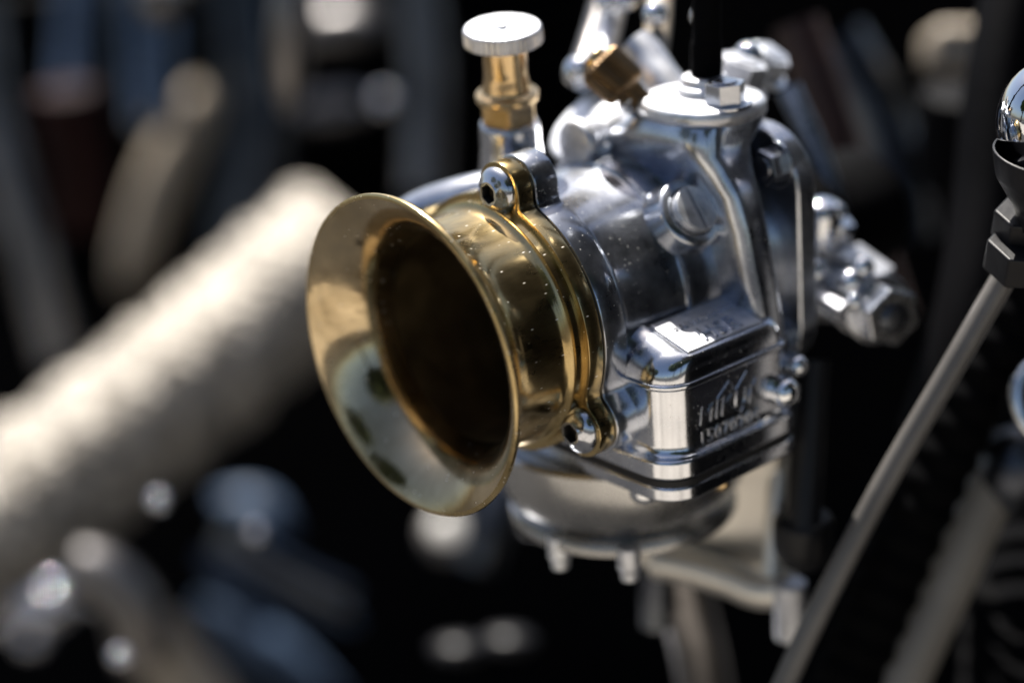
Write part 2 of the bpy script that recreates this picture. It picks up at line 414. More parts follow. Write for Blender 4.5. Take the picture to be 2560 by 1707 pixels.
boss = finish('screw_boss', bm, ALU, body, CB, sharp=40)
slot_screw(carb, bo + ba*5.0, ba, 5.3, 2.6, mat=ALU_M)
# shoulder blending barrel to housing
# --- box chamber on the side (float chamber cover with raised writing)
XF = 42.0; YF, YR = 37.0, 75.0
bm = B_(); prism(bm, rrect(2, YF-2.2, XF+2.2, YR+1.5, 7, 8, (5, 1, 1, 8.5)), (0, 0, 0), (1, 0, 0), (0, 1, 0), (0, 0, 1), -30.2, -25.4)
finish('chamber_flange', bm, ALU_C, body, CB, bevel=0.9, segs=4, sharp=35)
bm = B_(); prism(bm, rrect(4, YF, XF, YR, 6, 10, (4, 1, 1, 7.5)), (0, 0, 0), (1, 0, 0), (0, 1, 0), (0, 0, 1), -25.5, -10.0)
chamber = finish('float_chamber', bm, ALU_C, body, CB, bevel=0.2, sharp=35)
# fillet between wall and flange
bm = B_(); secs = []
for k in range(7):
    t = R_(90*k/6); g = 2.0*(1-math.sin(t)); z = -25.4 + 2.0*(1-math.cos(t))
    secs.append([(x, y, z) for x, y in rrect(4, YF-g, XF+g, YR+g*0.5, 6, 10, (4, 1, 1, 7.5+g))])
loft(bm, secs, False); finish('chamber_fillet', bm, ALU_C, body, CB, sharp=60)
# ledge and domed lid
bm = B_(); prism(bm, rrect(6, YF-0.7, XF+0.8, YR+0.6, 6, 12, (4.5, 1, 1, 8.2)), (0, 0, 0), (1, 0, 0), (0, 1, 0), (0, 0, 1), -10.0, -8.5)
finish('chamber_ledge', bm, ALU_C, body, CB, bevel=0.6, segs=3, sharp=35)
SLP = 0.30
def lid_z(x, t=R_(88)): return -8.5 + math.sin(t)*(5.0 + (XF-x)*SLP)
bm = B_(); secs = []
for k in range(17):
    t = R_(88*k/16); g = 7.6*(1-math.cos(t))
    secs.append([(x, y, lid_z(x, t)) for x, y in rrect(6, YF+g, XF-g*0.12, YR-g*0.5, 6, 12, (4, 1, 1, 7.4-g*0.55))])
loft(bm, secs); lid = finish('chamber_lid', bm, ALU_C, body, CB, sharp=48)
pl = [(XF-1.6, YF+8.0), (XF-1.6, YR-6.5), (XF-13, YR-6.5), (XF-13, YF+8.0)]
bm = B_()
A = [bm.verts.new((x, y, lid_z(x)-0.6)) for x, y in pl]; Bq = [bm.verts.new((x, y, lid_z(x)+0.5)) for x, y in pl]
bm.faces.new(A); bm.faces.new(list(reversed(Bq)))
for i in range(4): bm.faces.new((A[i], A[(i+1) % 4], Bq[(i+1) % 4], Bq[i]))
plate = finish('lid_plate', bm, ALU_M, body, CB, bevel=0.25, sharp=30)
sl = Vector((-1, 0, SLP)).normalized(); sn = Vector((SLP, 0, 1)).normalized()
ox = XF-2.4
text_mesh('raised_letters', 'HSR', 6.2, (ox, YF+14.0, lid_z(ox)+0.55), (0, 1, 0), sl, sn, 0.7, STEEL, plate, CB, 0.15)
ox = XF-8.8
for k in range(13):      # a worn raised line too small to read
    bm = B_(); yk = YF+11.5+1.55*k
    prism(bm, rrect(-0.5, -0.8, 0.5, 0.8, .3, 2), Vector((ox, yk, lid_z(ox)+0.4)), (0, 1, 0), sl, sn, 0, 0.35+0.15*((k*7) % 3))
    finish('raised_stroke', bm, STEEL, plate, CB, bevel=.1, sharp=30)
# writing on the outer face
text_mesh('cast_letters', 'MIKUNI', 5.9, (XF+0.05, YF+8.6, -19.6), (0, 1, 0), (0, 0, 1), (1, 0, 0), 0.32, ALU_C, chamber, CB, 0.22)
text_mesh('serial_number', '15070204', 4.4, (XF+0.03, YF+8.6, -24.4), (0, 1, 0), (0, 0, 1), (1, 0, 0), 0.24, ALU_M, chamber, CB, 0.0)
# angular emblem line behind the letters
bm = B_()
em = [(YF+14.5, -15.2), (YF+18.4, -12.2), (YF+20.4, -15.0), (YF+24, -11.6), (YF+27.0, -14.2), (YF+22.0, -20.8), (YF+14.5, -15.2)]
for (y0, z0), (y1, z1) in zip(em, em[1:]):
    tube(bm, [(XF+0.1, y0, z0), (XF+0.1, y1, z1)], 0.11, 8)
finish('emblem', bm, ALU_C, chamber, CB, sharp=40)
for p, rr in (((XF+1.0, YR-3.0, -20.0), 3.4), ((XF-2.0, YR+4.0, -16.5), 2.6)):
    bm = B_(); lathe(bm, [(0, -2), (rr, -2), (rr, 1), (rr*.92, 2.0), (rr*.7, 2.9), (rr*.4, 3.4), (0, 3.6)], p, (1, -0.2, 0), 32)
    finish('dome_screw', bm, CHROME, chamber, CB, sharp=45)
# gasket and lower plate
bm = B_(); prism(bm, rrect(-20, YF-1.8, XF+1.8, YR+1, 7, 8, (5, 1, 1, 8.0)), (0, 0, 0), (1, 0, 0), (0, 1, 0), (0, 0, 1), -31.7, -30.22)
finish('bowl_gasket', bm, GASKET, carb, CB)
bm = B_(); prism(bm, rrect(-34, YF-2.2, XF+2.2, YR+1.5, 7, 8, (5, 6, 6, 8.5)), (0, 0, 0), (1, 0, 0), (0, 1, 0), (0, 0, 1), -35.2, -31.72)
bplate = finish('base_plate', bm, ALU_C, carb, CB, bevel=0.7, segs=3, sharp=35)
bm = B_(); prism(bm, rrect(-30, YF-1.2, 15.2, YR-4, 4, 6), (0, 0, 0), (1, 0, 0), (0, 1, 0), (0, 0, 1), -31.3, -24)
finish('base_block', bm, ALU_C, body, CB, bevel=0.5, sharp=35)
# float bowl
BSC = ((5.2, 35.2), (21.5, 42.0))
PS, PJ = (29.5, 40.5, 0), (39, 55, 0)
bm = B_()
BC = (1, 60, 0)
lathe(bm, [(0, -35.3), (30.2, -35.3), (31.0, -36), (31.2, -40), (30.6, -44), (29.2, -48.5), (27.0, -52.2), (25.2, -54.0), (25.6, -54.4), (27.2, -54.6), (27.6, -55.4), (27.5, -57.2), (26.8, -57.8), (22, -58), (17, -60), (8, -61), (0, -61.1)], BC, (0, 0, 1), 96)
bowl = finish('float_bowl', bm, CAST, carb, CB, sharp=40)
for (x, y) in BSC:
    bm = B_(); lathe(bm, rnd([(0, -54.5), (2.8, -54.5), (2.8, -60), (2.1, -60.6), (2.1, -63.0), (0, -63.0)], .4), (x, y, 0), (0, 0, 1), 24)
    finish('bowl_screw', bm, ALU_M, bowl, CB, sharp=40)
bm = B_(); lathe(bm, rnd([(0, -35), (3.6, -35), (3.6, -38.2), (2.6, -39.4), (0, -39.6)], .6), PS, (0, 0, 1), 28)
finish('plate_screw', bm, CHROME, bplate, CB, sharp=40)
bm = B_(); lathe(bm, rnd([(0, -35), (2.4, -35), (2.4, -38.0), (1.6, -39.2), (0, -39.4)], .5), PJ, (0, 0, 1), 24)
finish('brass_jet_plug', bm, BRASS2, bplate, CB, sharp=40)
bm = B_(); lathe(bm, rnd([(0, 0), (2.2, 0), (2.2, 2), (1.4, 2.6), (0, 2.8)], .5), (22, 42, -44), (0.75, -0.6, -.25), 24)
finish('brass_drain_plug', bm, BRASS2, bowl, CB, sharp=40)
# --- choke plunger column with knob
kp = at(1272, 300, 458); kx, ky = kp.x, kp.y
def zk(y): return at(1260, y, 458).z
KA = Vector((0.100, -0.080, 1)).normalized()
bm = B_(); z0 = zk(300); KO = Vector((kx, ky, z0)) - KA*z0
lathe(bm, rnd([(0, zk(640)), (10.5, zk(640)), (9.4, zk(520)), (7.6, zk(430)), (7.0, zk(370)), (6.9, z0), (0, z0+0.1)], 1.5), KO, KA, 56)
finish('choke_housing', bm, ALU_C, body, CB, sharp=40)
bm = B_(); u, v, a = frame(KA); prism(bm, hexo(6.9, ph=20), KO, u, v, a, z0+0.1, zk(238))
choke = finish('choke_plunger', bm, BRASS2, carb, CB, bevel=0.5, sharp=30)
bm = B_()
zt = zk(84)
prof = [(0, zk(240)), (7.3, zk(240)), (7.3, zk(222)), (5.6, zk(214)), (5.4, zk(196)), (5.0, zk(170)), (5.0, zt), (0, zt)]
lathe(bm, rnd(prof, .5), KO, KA, 48)
finish('plunger_collar', bm, BRASS2, choke, CB, sharp=40)
bm = B_(); kt = zk(36)
lathe(bm, rnd([(0, kt-3.9), (8.5, kt-3.9), (8.8, kt-3.6), (8.8, kt-0.5), (8.4, kt), (2.0, kt-0.15), (1.4, kt-0.5), (0, kt-0.5)], .25), KO, KA, 180,
      mod=lambda t, d: (1 + 0.022*(1 if math.sin(t*45) > 0 else -1)) if d < kt-0.3 and d > kt-3.7 else 1.0)
finish('choke_knob', bm, ALU_M, choke, CB, sharp=40)
bm = B_(); lathe(bm, [(0, kt-.4), (1.3, kt-.4), (1.1, kt+.9), (0, kt+1.3)], KO, KA, 20)
finish('knob_rivet', bm, STEEL, choke, CB, sharp=40)
# --- far side wing of the body, behind the bell
bm = B_(); tube(bm, spline([at(980, 590, 468), at(1070, 535, 464), at(1180, 500, 460), at(1300, 480, 458)], 6), 6.0, 32)
finish('fuel_inlet', bm, ALU, body, CB, sharp=50)
# --- horizontal drum and pulley on top, between choke and slide cap
dA = Vector((0.62, -0.75, -0.12)).normalized()
dA = (at(1432, 362, 456) - at(1640, 300, 474)).normalized(); dO = at(1432, 360, 457)
bm = B_(); lathe(bm, rnd([(0, 0.2), (4.8, 0), (5.6, -0.9), (5.6, -2.6), (4.8, -3.6), (4.6, -8), (6.6, -11), (7.6, -16), (7.6, -40)], .7), dO, dA, 56)
finish('lever_drum', bm, ALU_M, body, CB, sharp=40)
pO = at(1525, 335, 470); pA = (UP*0.75 - FWD*0.55 - RIGHT*0.55).normalized()
bm = B_(); lathe(bm, rnd([(0, 0), (13.2, 0), (14.0, .8), (13.0, 1.8), (13.0, 3.2), (14.0, 4.2), (13.2, 5), (0, 5)], .4), pO, pA, 72)
pulley = finish('throttle_pulley', bm, ALU_M, carb, CB, sharp=40)
# arm from the cap up to the left, knurled brass idle screw, cable ends
bm = B_()
tube(bm, spline([at(1760, 275, 462), at(1690, 250, 463), at(1650, 205, 464), at(1615, 150, 466), at(1580, 112, 467)], 8), lambda t: 5.6-0.8*t, 28)
finish('cable_arm', bm, ALU_M, cap, CB, sharp=50)
ka = (at(1600, 262, 452) - at(1470, 140, 452)).normalized()
bm = B_()
lathe(bm, rnd([(0, 0), (4.2, 0), (5.4, 1.2), (5.4, 8.5), (4.6, 9.6), (3.0, 10), (2.6, 16), (0, 16)], .4), at(1492, 152, 452), ka, 120,
      mod=lambda t, d: 1 + 0.03*(1 if math.sin(t*30) > 0 else -1))
idle = finish('knurled_idle_screw', bm, BRASS_KN, carb, CB, sharp=40)
bm = B_(); lathe(bm, rnd([(0, 0), (2.4, 0), (2.8, .6), (2.8, 4), (0, 4)], .3), at(1478, 138, 452), ka, 32)
finish('brass_tip', bm, BRASS2, idle, CB, sharp=40)
def spring(parent, p0, p1, R, wire, turns, mat, name='spring'):
    p0, p1 = Vector(p0), Vector(p1); u, v, a = frame(p1-p0); L = (p1-p0).length; N = int(turns*18)
    pts = [p0 + a*(L*i/N) + u*R*math.cos(i*2*math.pi/18) + v*R*math.sin(i*2*math.pi/18) for i in range(N+1)]
    bm = B_(); tube(bm, pts, wire, 8); return finish(name, bm, mat, parent, CB, sharp=60)
spring(idle, at(1570, 235, 453), at(1640, 300, 456), 3.4, 0.55, 7, STEEL)
# throttle cables rising from the top, with chrome ferrules
for (pts, rr, mt) in (([(1452, 190, 478), (1485, 90, 486), (1530, -60, 496)], 3.6, GREYTUBE), ([(1490, 190, 474), (1520, 90, 480), (1550, -60, 490)], 3.0, ALU_M), ([(1635, 150, 470), (1645, 60, 478), (1650, -60, 490)], 3.2, BEIGE)):
    bm = B_(); tube(bm, spline([at(*p) for p in pts], 8), rr, 24); finish('cable_tube', bm, mt, cap, CB, sharp=50)
for (x, y, d, rr) in ((1518, 6, 478, 2.6), (1566, 4, 478, 2.6), (1638, 36, 470, 3.0), (1755, 42, 462, 2.7), (1452, 182, 474, 4.4), (1870, 140, 468, 3.4)):
    bm = B_(); c = at(x, y, d); prof = [(rr*math.sin(R_(a_)), -rr*math.cos(R_(a_))) for a_ in range(0, 181, 12)]
    lathe(bm, [(max(r, 0), z) for r, z in prof], c, (0, 0, 1), 28); finish('ball_nipple', bm, CHROME, cap, CB, sharp=60)
# --- lump of nuts right of the cap
hex_bolt(cap, CB, at(1838, 215, 466), (0.3, 0.2, 1), 6.0, 6.5, 1.2, mat=ALU_M)
hex_bolt(cap, CB, at(1905, 175, 476), (0.5, 0.2, 0.8), 5.2, 5, 1.0, mat=ALU_M)
bm = B_(); prism(bm, rrect(-40, -24, 36, 35, 14, 10), (0, 0, 0), (1, 0, 0), (0, 0, 1), (0, -1, 0), -92, -86)
rfl = finish('rear_flange', bm, ALU, body, CB, bevel=0.8, segs=3, sharp=35)
bm = B_(); lathe(bm, rnd([(29, 79), (31, 80), (31, 82), (29.2, 83.5), (29.2, 87)], .5), (0, 0, 0), YB, 96)
finish('rear_collar', bm, ALU, body, CB, sharp=40)
for (x, z) in ((29, 27), (30, -15)):
    hex_bolt(carb, CB, (x, 85.9, z), (0, -1, 0), 4.2, 4.0, 0.9, name='flange_bolt', ph=14)
cc = bmesh.new(); tube(cc, [at(1990, 610, 474), at(1990, 760, 476)], 2.2, 20)
finish('throttle_stop_pin', cc, STEEL, carb, CB, sharp=50)
# --- throttle shaft end: bracket, spring, washers, hex nut (right)
sh = thing('throttle_linkage', 'chrome throttle shaft with spring, washers and hex nut, right of the carburettor', 'throttle linkage', at(2150, 730, 478))
SB = tuple(at(2150, 730, 478))
def finS(name, bm, mat, **k): return finish(name, bm, mat, sh, SB, **k)
sa = (at(2245, 802, 462) - at(2060, 690, 494)).normalized(); so = at(2060, 690, 494)
Ls = (at(2245, 802, 462) - so).length
bm = B_(); lathe(bm, rnd([(0, -10), (5, -10), (5, Ls-9), (0, Ls-9)], .4), so, sa, 32); finS('shaft', bm, STEEL)
for k, (d, rr, th) in enumerate(((Ls-17, 8.6, 1.3), (Ls-13.5, 7.0, 1.2), (Ls-11.6, 7.8, 1.0), (Ls-9.6, 8.6, 1.2), (Ls-30, 9.6, 1.6))):
    bm = B_(); lathe(bm, rnd([(0, 0), (rr, 0), (rr, th), (0, th)], .3), so + sa*d, sa, 48); finS('washer', bm, STEEL)
u, v, a = frame(sa)
bm = B_(); prism(bm, hexo(7.4, ph=8), so + sa*(Ls-8.2), u, v, sa, 0, 6.4); finS('hex_nut', bm, ALU_C, bevel=0.5, sharp=30)
bm = B_(); lathe(bm, rnd([(0, 0), (3.4, 0), (3.6, .6), (2.6, 1.4), (0, 1.5)], .3), so + sa*(Ls-1.9), sa, 32); finS('shaft_end', bm, STEEL_D)
N = 100; pts = [so + sa*(Ls-28 + 11*i/N) + u*7.4*math.cos(i*0.36) + v*7.4*math.sin(i*0.36) for i in range(N+1)]
bm = B_(); tube(bm, pts, 0.8, 8); finS('return_spring', bm, STEEL, sharp=60)
def plate_q(name, corners, th, mat, bev=0.5):
    P = [Vector(c) for c in corners]; nrm = (P[1]-P[0]).cross(P[2]-P[0]).normalized()
    bm = B_(); A = [bm.verts.new(p) for p in P]; Bq = [bm.verts.new(p + nrm*th) for p in P]
    bm.faces.new(A); bm.faces.new(list(reversed(Bq))); n = len(P)
    for i in range(n): bm.faces.new((A[i], A[(i+1) % n], Bq[(i+1) % n], Bq[i]))
    return finS(name, bm, mat, bevel=bev, sharp=30)
plate_q('bracket', [at(2000, 540, 480), at(2090, 585, 484), at(2120, 650, 484), at(2060, 705, 478), at(1960, 690, 474)], 2.0, ALU_M)
plate_q('stop_tab', [at(2090, 628, 474), at(2150, 605, 480), at(2240, 670, 478), at(2205, 690, 470)], 2.2, ALU_M)
plate_q('lower_tab', [at(1958, 705, 472), at(2030, 690, 478), at(2080, 720, 474), at(2010, 728, 468)], 2.0, ALU_M)
plate_q('spring_hook', [at(2040, 735, 466), at(2050, 722, 468), at(2120, 755, 464), at(2100, 775, 462)], 2.2, ALU_M)
plate_q('rear_lever', [at(1960, 560, 486), at(2020, 545, 486), at(2030, 560, 484), at(1975, 580, 484)], 1.6, ALU_M)
c = at(2052, 540, 476)
bm = B_(); lathe(bm, rnd([(0, -8), (5.2, -8), (5.2, 1.5), (4.2, 3.4), (2.0, 4.4), (0, 4.6)], .5), c, (0.1, 0, 1), 40); stud = finS('adjuster_stud', bm, CHROME, sharp=40)
bm = B_(); u2, v2, a2 = frame((0.3, 0.2, 0.9)); prism(bm, hexo(4.6), at(2088, 565, 478), u2, v2, a2, -7, 2); finS('lock_nut', bm, STEEL, bevel=.4)
for (x, y, d, rr) in ((2035, 678, 470, 3.2), (2157, 668, 468, 2.8), (2128, 705, 468, 3.4), (2136, 752, 466, 2.6), (2092, 530, 474, 2.2)):
    bm = B_(); prof = [(rr*math.sin(R_(q)), -rr*math.cos(R_(q))) for q in range(0, 181, 12)]
    lathe(bm, [(max(r, 0), z) for r, z in prof], at(x, y, d), (0, 0, 1), 28); finS('ball_stud', bm, CHROME, sharp=60)
# --- rubber manifold behind the carburettor with its bright clamp band
bm = B_(); lathe(bm, [(0, 88), (17, 88), (18, 92), (16, 98), (16, 108), (19, 112), (19, 125), (16, 128), (16, 150), (0, 150)], (0, 0, -6), YB, 72)
man = tag(finish('intake_manifold', bm, RUBBER, None, (0, 110, -30), sharp=40), 'black rubber intake manifold behind the carburettor body', 'manifold')
bm = B_(); pts = [at(x, y, d) for x, y, d in ((1972, 225, 500), (2000, 285, 498), (2040, 370, 496), (2075, 460, 494), (2100, 560, 494))]
tube(bm, spline(pts, 8), lambda t: 3.2-0.6*t, 24)
tag(finish('clamp_rod', bm, BLUESTEEL, None, tuple(at(2040, 370, 496)), sharp=60), 'curved bluish steel rod rising behind the throttle linkage', 'rod')

# ================================================================== THINGS BEHIND AND BESIDE
FAR = 1.0      # how much further back the blurred things at left stand, with their sizes
def solo_tube(name, label, cat, pts, r, mat, n=28, group=None, mod=None, steps=10, sharp=60):
    P = [at(p[0], p[1], p[2]*FAR) for p in pts]; f_ = FAR
    bm = B_(); tube(bm, spline(P, steps), (lambda t: r(t)*f_) if callable(r) else r*f_, n, mod=mod)
    return tag(finish(name, bm, mat, None, tuple(P[len(P)//2]), sharp=sharp), label, cat, group)
def solo_lathe(name, label, cat, prof, org, axis, mat, n=48, group=None, r=.5, mod=None):
    bm = B_(); lathe(bm, rnd(prof, r) if r else prof, org, axis, n, mod=mod)
    return tag(finish(name, bm, mat, None, tuple(org), sharp=40), label, cat, group)
def ellipsoid(bm, c, axis, ra, rb, n=28):
    lathe(bm, [(max(0, rb*math.sin(R_(q))), -ra*math.cos(R_(q))) for q in range(0, 181, 10)], c, axis, n)

# wrapped exhaust pipe: overlapping turns of fibre tape
pitch = 30.0
FAR = 1.28
def wrapmod(t, L):
    f = ((L/pitch) + t/(2*math.pi)) % 1.0
    return 1 + 0.075*f*f + 0.012*math.sin(t*7+L*0.31) + 0.014*math.sin(t*13-L*0.77) + 0.022*math.sin(t*3+L*0.17)*math.sin(L*0.41+t*5)
solo_tube('exhaust_pipe', 'thick exhaust pipe wrapped in pale fibre tape, running diagonally at left', 'exhaust pipe',
          [(-420, 1560, 560), (-150, 1385, 575), (125, 1205, 590), (450, 955, 605), (700, 740, 620), (868, 592, 632)], lambda t: 22.5 if t < .97 else 22.5*math.sqrt(max(0.02, 1-((t-.97)/.03)**2)), WRAP, 72, mod=wrapmod, steps=50)
FAR = 1.0
# black engine mass added to keep the background dark
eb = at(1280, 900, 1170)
eng = thing('engine_block', 'large black engine block added to darken the background behind everything', 'engine', eb)
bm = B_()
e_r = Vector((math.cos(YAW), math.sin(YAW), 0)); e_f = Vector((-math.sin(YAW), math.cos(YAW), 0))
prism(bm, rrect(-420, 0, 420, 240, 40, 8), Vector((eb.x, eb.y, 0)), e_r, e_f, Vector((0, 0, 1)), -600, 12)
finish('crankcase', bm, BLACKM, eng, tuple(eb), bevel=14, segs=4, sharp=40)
for k in range(9):
    bm = B_(); z = -40 - 22*k
    prism(bm, rrect(-300, -34, 60, 60, 26, 6), Vector((eb.x, eb.y, 0)), e_r, e_f, Vector((0, 0, 1)), z-1.6, z+1.6)
    finish('cooling_fin', bm, BLACKM, eng, tuple(eb), bevel=1.0, sharp=40)

# upper left
solo_tube('frame_tube', 'bluish grey upright tube at the upper left, nearest the left edge', 'frame tube', [(225, -200, 920), (205, 20, 920), (190, 240, 915)], 11, BLUESTEEL)
solo_tube('frame_tube', 'bluish grey upright tube beside the beige pipe, upper left', 'frame tube', [(350, -200, 900), (375, 20, 900), (392, 310, 895)], 12, BLUESTEEL)
solo_tube('frame_tube', 'dim grey tube slanting down the left edge of the picture', 'frame tube', [(-60, -60, 840), (-10, 330, 840), (80, 640, 845), (150, 900, 850)], 9, GREYTUBE)
solo_tube('highlight_pipe', 'pipe with its warm highlight put into beige colour, slanting behind the wrapped exhaust', 'pipe', [(512, 215, 960), (478, 300, 960), (400, 460, 960), (335, 640, 965), (300, 720, 970)], lambda t: 10*math.sin(math.pi*min(max(t, .03), .97))**.5 + 3*(1-t), BEIGE)  # the tube's warm highlight is put into beige colour and taper
bm = B_(); ellipsoid(bm, at(727, 100, 600), (0.1, 0.1, 1), 24, 7.2, 40)  # oval stands in for the blur of a thin glint
tag(finish('glint_blur', bm, GREYTUBE, None, tuple(at(727, 100, 600)), sharp=60), 'grey leaf shape standing in for a blurred glint, at the upper middle', 'glint')
bm = B_(); ellipsoid(bm, at(400, 0, 640), (0.1, 0.3, 1), 8, 8, 30)
tag(finish('tank_bung', bm, GREYTUBE, None, tuple(at(400, 0, 640)), sharp=60), 'grey rounded bung cut by the top edge, upper left', 'bung')
for (x, y, a, b, lab) in ((840, 70, 20, 11, 'dim grey oval cover at the top, left of the choke knob'), (830, 275, 17, 8, 'dim grey oval bracket just above the exhaust bend')):
    bm = B_(); ellipsoid(bm, at(x, y, 880), RIGHT*1+UP*0.15, a, b, 30)
    tag(finish('oval_cover', bm, GREYTUBE, None, tuple(at(x, y, 880)), sharp=60), lab, 'cover')
solo_lathe('red_reservoir', 'dark red cylinder at the left', 'reservoir', [(0, -30), (13, -30), (13, 30), (0, 30)], at(190, 400, 820), (0, 0, 1), REDP, r=3)  # dark tone is the paint's own colour
# lower left
FAR = 1.25
solo_tube('rocker_cover_rib', 'rib coloured blue for mirrored sky at the lower left, longest of the three', 'cover rib', [(505, 1390, 700), (640, 1440, 705), (760, 1490, 715), (880, 1555, 725)], lambda t: 9*math.sin(math.pi*min(max(t, .03), .97))**.8, BLUE)
solo_tube('rocker_cover_rib', 'faint grey blue rib at the lower left, uppermost of the three', 'cover rib', [(540, 1240, 740), (640, 1285, 740), (730, 1330, 745)], lambda t: 9*math.sin(math.pi*min(max(t, .03), .97))**.8, BLUE)
solo_tube('rocker_cover_rib', 'rib coloured blue for mirrored sky at the bottom edge, lowest of the three', 'cover rib', [(500, 1500, 680), (600, 1590, 690), (720, 1660, 700), (860, 1740, 710)], lambda t: 9*math.sin(math.pi*min(max(t, .03), .97))**.8, BLUE)
FAR = 1.15
solo_tube('footpeg_bar', 'beige bar entering from the bottom edge, lower left', 'bar', [(380, 1580, 650), (450, 1680, 655), (540, 1800, 660)], 11, BEIGE)
solo_tube('lower_hose', 'dull grey brown hose in the lower left corner', 'hose', [(180, 1420, 620), (260, 1440, 622), (330, 1520, 625), (360, 1640, 630)], 9, GREYTUBE)
FAR = 1.0
for k, (x, y, d, rr, lab) in enumerate(((125, 1503, 860, 11, 'chrome dome nut at the lower left, the brightest bokeh disc'), (-8, 1526, 860, 10.5, 'chrome dome nut cut by the left edge, lower left'), (80, 1590, 860, 6.0, 'small chrome dome nut under the two bright ones, lower left'), (225, 1490, 860, 5.0, 'small dull dome nut right of the brightest one, lower left'))):
    bm = B_(); ellipsoid(bm, at(x, y, d), (0, 0, 1), rr, rr, 40)
    tag(finish('dome_nut', bm, CHROME_S, None, tuple(at(x, y, d)), sharp=60), lab, 'nut', 'dome nuts at the lower left')
solo_lathe('round_plug', 'pale grey round plug below the bell mouth', 'plug', [(0, -4), (9.5, -4), (9.5, 2), (7, 4), (0, 4.5)], at(1122, 1332, 760), -FWD + UP*0.9, GREYP, r=1)
solo_lathe('white_cover', 'bright whitish rounded cover at the bottom edge, below the bell mouth', 'cover', [(0, -6), (32, -6), (32, 0), (26, 6), (0, 8)], at(960, 1925, 600), UP*0.9 - FWD*0.5, ALU_M, r=2)
for (x, y, d, lab) in ((1145, 1620, 640, 'dim grey round bolt head near the bottom edge, left one'), (1270, 1600, 640, 'dim grey round bolt head near the bottom edge, right one')):
    bm = B_(); ellipsoid(bm, at(x, y, d), UP, 4, 9, 30)
    tag(finish('bolt_head', bm, BLACK, None, tuple(at(x, y, d)), sharp=60), lab, 'bolt', 'bolt heads at the bottom')

# cream casting with screws right under the carburettor
cv = thing('engine_cover', 'cream cast engine cover plate below the right of the carburettor', 'engine cover', at(1830, 1380, 500))
CVB = tuple(at(1830, 1380, 500))
def finC(name, bm, mat, **k): return finish(name, bm, mat, cv, CVB, **k)
cvn = Vector((0.62, -0.76, -0.10)).normalized(); cvp = at(1830, 1300, 492)
def oncv(x, y):
    d = at(x, y, 1.0) - Vector(CAMP); return Vector(CAMP) + d*((cvp - Vector(CAMP)).dot(cvn)/d.dot(cvn))
P0 = [oncv(*q) for q in ((1560, 1160), (1962, 1060), (1958, 1400), (1985, 1480), (1930, 1500), (1800, 1462), (1660, 1436), (1540, 1400))]
nrm = (P0[1]-P0[0]).cross(P0[2]-P0[0]).normalized()
if nrm.dot(FWD) > 0: nrm = -nrm
bm = B_(); A = [bm.verts.new(p) for p in P0]; Bq = [bm.verts.new(p - nrm*14) for p in P0]
bm.faces.new(A); bm.faces.new(list(reversed(Bq)))
for i in range(len(P0)): bm.faces.new((A[i], A[(i+1) % len(P0)], Bq[(i+1) % len(P0)], Bq[i]))
finC('cover_plate', bm, CAST2, bevel=2.0, segs=3, sharp=35)
bm = B_(); tube(bm, spline([at(1640, 1400, 500), at(1720, 1415, 496), at(1820, 1445, 492), at(1900, 1475, 488), at(1985, 1470, 484)], 8), 4.6, 24); finC('lower_rib', bm, CAST2, sharp=60)
bm = B_(); tube(bm, [at(1950, 1130, 486), at(1928, 1440, 486)], 2.6, 20); finC('side_rib', bm, CAST2, sharp=60)
bm = B_(); lathe(bm, rnd([(0, -9), (4.0, -9), (4.0, 6), (0, 6)], .5), at(1976, 1510, 482), (0, 0, 1), 28); finC('cover_bolt', bm, ALU_M)
solo_tube('drain_hose', 'grey hose dropping from under the carburettor to the bottom edge', 'hose', [(1690, 1380, 520), (1715, 1500, 525), (1745, 1620, 530), (1775, 1780, 540)], 7.4, GREYTUBE)
solo_tube('vent_hose', 'thin dark vent hose hanging beside the cream cover', 'hose', [(1650, 1330, 505), (1640, 1440, 510), (1640, 1560, 515)], 4, STEEL_D)
solo_tube('black_strut', 'black upright strut right of the engraved chamber, ending in a cup', 'strut', [(2030, 900, 470), (2020, 1100, 470), (2012, 1250, 470), (2010, 1330, 470)], 4.0, BLACK)
solo_lathe('black_cup', 'round black cup at the foot of the upright strut', 'cup', [(0, -7), (5, -7), (7.2, -3), (7.2, 6), (0, 7)], at(2008, 1345, 474), (0, 0, 1), BLACK, r=2)

for (pts, r, mt, lab) in (([(1040, -80, 780), (1065, 200, 780), (1060, 480, 780)], 9, GREYTUBE, 'dim grey upright tube just left of the brass choke fitting'),
        ([(600, -80, 980), (640, 300, 980), (600, 640, 985)], 16, STEEL_D, 'dark steel upright tube behind the glint shape'),
        ([(1180, 1400, 760), (1215, 1300, 760), (1230, 1200, 770)], 9, STEEL_D, 'short dark steel stub left of the float bowl rim'),
        ([(560, 1330, 760), (700, 1420, 770), (860, 1500, 780)], 7, STEEL_D, 'thin dark tube between the blue grey ribs')):
    solo_tube('background_tube', lab, 'tube', pts, r, mt)
for (x, y, d, rr, lab) in ((2144, 141, 640, 4.5, 'small round chrome bolt glinting at the upper right'), (1330, 1310, 600, 3.0, 'tiny chrome bolt glinting below the bell mouth'), (640, 1330, 640, 2.6, 'tiny chrome bolt glinting above the blue grey ribs'),
        (395, 1250, 600, 2.8, 'small brownish chrome bolt under the wrapped exhaust'), (960, 250, 800, 4.0, 'small chrome bolt left of the brass fitting, far back'), (300, 1640, 600, 2.8, 'chrome bolt near the bottom left corner')):
    bm = B_(); ellipsoid(bm, at(x, y, d), (0, 0, 1), rr, rr, 32)
    tag(finish('background_bolt', bm, CHROME_S, None, tuple(at(x, y, d)), sharp=60), lab, 'bolt')
